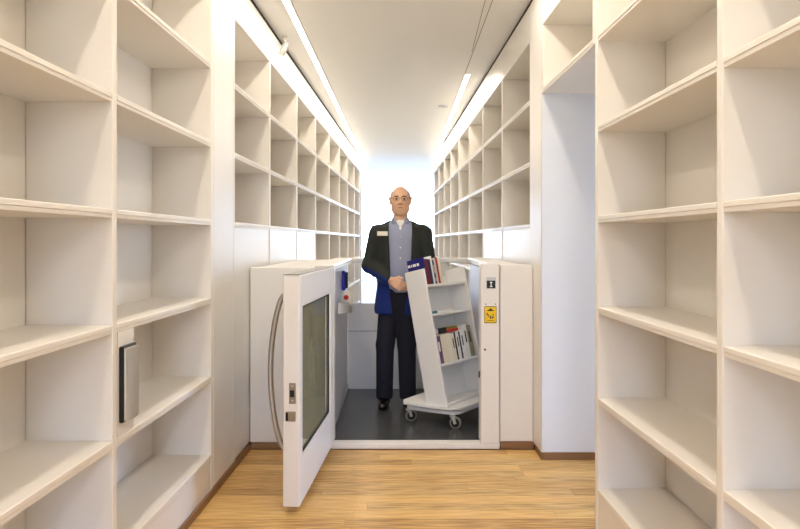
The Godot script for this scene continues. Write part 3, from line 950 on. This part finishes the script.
	for s in [-1.0, 1.0]:
		var poly := PackedVector2Array([Vector2(s * 0.008, 0), Vector2(s * 0.062, 0.062), Vector2(s * 0.074, 0.018), Vector2(s * 0.036, -0.045)])
		part(t, "shirt_collar", slab(poly, 0, 0.006), M.shirt, Vector3(0, 1.468, 0.068), Basis(Vector3.UP, s * 0.45) * Basis(Vector3(1, 0, 0), Vector3(0, -0.35, 0.94).normalized(), Vector3(0, 0.94, 0.35).normalized()))
	var under := [[Vector3(0, 1.43, 0.0), Vector3(0, 1.475, -0.005), 0.075, 0.066]]
	part(t, "undershirt", net_mesh([skin(under, 0.008, 0.02)]), M.paper)
	# blazer: vertex colours, charcoal above a slanting line and blue below it
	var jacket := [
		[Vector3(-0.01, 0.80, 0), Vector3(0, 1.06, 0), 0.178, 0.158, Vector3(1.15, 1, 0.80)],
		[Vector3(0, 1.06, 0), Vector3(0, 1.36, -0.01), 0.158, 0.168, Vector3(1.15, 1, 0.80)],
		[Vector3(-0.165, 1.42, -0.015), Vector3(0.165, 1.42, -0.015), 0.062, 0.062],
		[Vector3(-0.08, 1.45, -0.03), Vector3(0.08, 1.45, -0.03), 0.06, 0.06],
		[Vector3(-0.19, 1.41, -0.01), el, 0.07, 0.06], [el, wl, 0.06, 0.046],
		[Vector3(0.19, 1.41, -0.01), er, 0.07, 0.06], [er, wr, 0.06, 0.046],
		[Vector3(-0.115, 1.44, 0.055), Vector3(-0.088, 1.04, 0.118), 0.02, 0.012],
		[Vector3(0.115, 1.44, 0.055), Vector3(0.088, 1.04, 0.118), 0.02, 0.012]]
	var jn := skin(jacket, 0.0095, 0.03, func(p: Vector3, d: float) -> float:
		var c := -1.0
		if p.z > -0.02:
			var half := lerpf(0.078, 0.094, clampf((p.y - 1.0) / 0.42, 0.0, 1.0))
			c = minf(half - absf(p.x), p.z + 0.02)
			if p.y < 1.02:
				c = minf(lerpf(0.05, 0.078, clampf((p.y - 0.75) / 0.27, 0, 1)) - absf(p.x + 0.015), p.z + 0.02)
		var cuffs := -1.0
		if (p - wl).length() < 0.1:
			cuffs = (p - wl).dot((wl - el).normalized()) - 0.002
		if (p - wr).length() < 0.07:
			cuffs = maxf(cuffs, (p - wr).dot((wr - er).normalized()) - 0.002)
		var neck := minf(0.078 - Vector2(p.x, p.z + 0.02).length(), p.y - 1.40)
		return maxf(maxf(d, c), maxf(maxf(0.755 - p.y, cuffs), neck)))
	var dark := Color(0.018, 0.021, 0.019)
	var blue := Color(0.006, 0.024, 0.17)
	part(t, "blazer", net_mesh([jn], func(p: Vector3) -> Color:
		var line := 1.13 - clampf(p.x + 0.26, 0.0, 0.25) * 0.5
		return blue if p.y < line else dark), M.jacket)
	bx(t, "name_badge", M.paper, Vector3(-0.185, 1.39, 0.132), Vector3(-0.10, 1.425, 0.137), 0.001)
	bx(t, "belt_buckle", M.steel, Vector3(-0.03, 0.945, 0.108), Vector3(0.012, 0.972, 0.118), 0.002)
	# trousers, belt and shoes
	var tr := [
		[Vector3(-0.05, 0.92, 0), Vector3(0.03, 0.92, 0), 0.12, 0.12, Vector3(1, 1, 0.85)],
		[Vector3(-0.075, 0.88, 0), Vector3(-0.125, 0.5, 0.012), 0.098, 0.074], [Vector3(-0.125, 0.5, 0.012), Vector3(-0.132, 0.06, -0.012), 0.074, 0.068],
		[Vector3(0.035, 0.88, 0), Vector3(0.052, 0.5, 0.012), 0.098, 0.074], [Vector3(0.052, 0.5, 0.012), Vector3(0.06, 0.06, -0.012), 0.074, 0.068]]
	part(t, "trousers", net_mesh([skin(tr, 0.012, 0.02, func(p: Vector3, d: float) -> float: return maxf(d, maxf(0.055 - p.y, p.y - 0.975)))]), M.trousers)
	for q in [[-0.134, 0.06], [0.066, -0.1]]:
		var f: Vector3 = Vector3(sin(-q[1]), 0, cos(q[1]))
		var o := Vector3(q[0], 0, -0.02)
		var sh := [[o + f * -0.07 + Vector3(0, 0.045, 0), o + f * 0.03 + Vector3(0, 0.05, 0), 0.042, 0.046, Vector3(0.95, 1, 1)], [o + f * 0.03 + Vector3(0, 0.042, 0), o + f * 0.165 + Vector3(0, 0.03, 0), 0.046, 0.034, Vector3(1.08, 0.85, 1)]]
		part(t, "shoe", net_mesh([skin(sh, 0.007, 0.015, func(p: Vector3, d: float) -> float: return maxf(d, 0.001 - p.y))]), M.shoe)
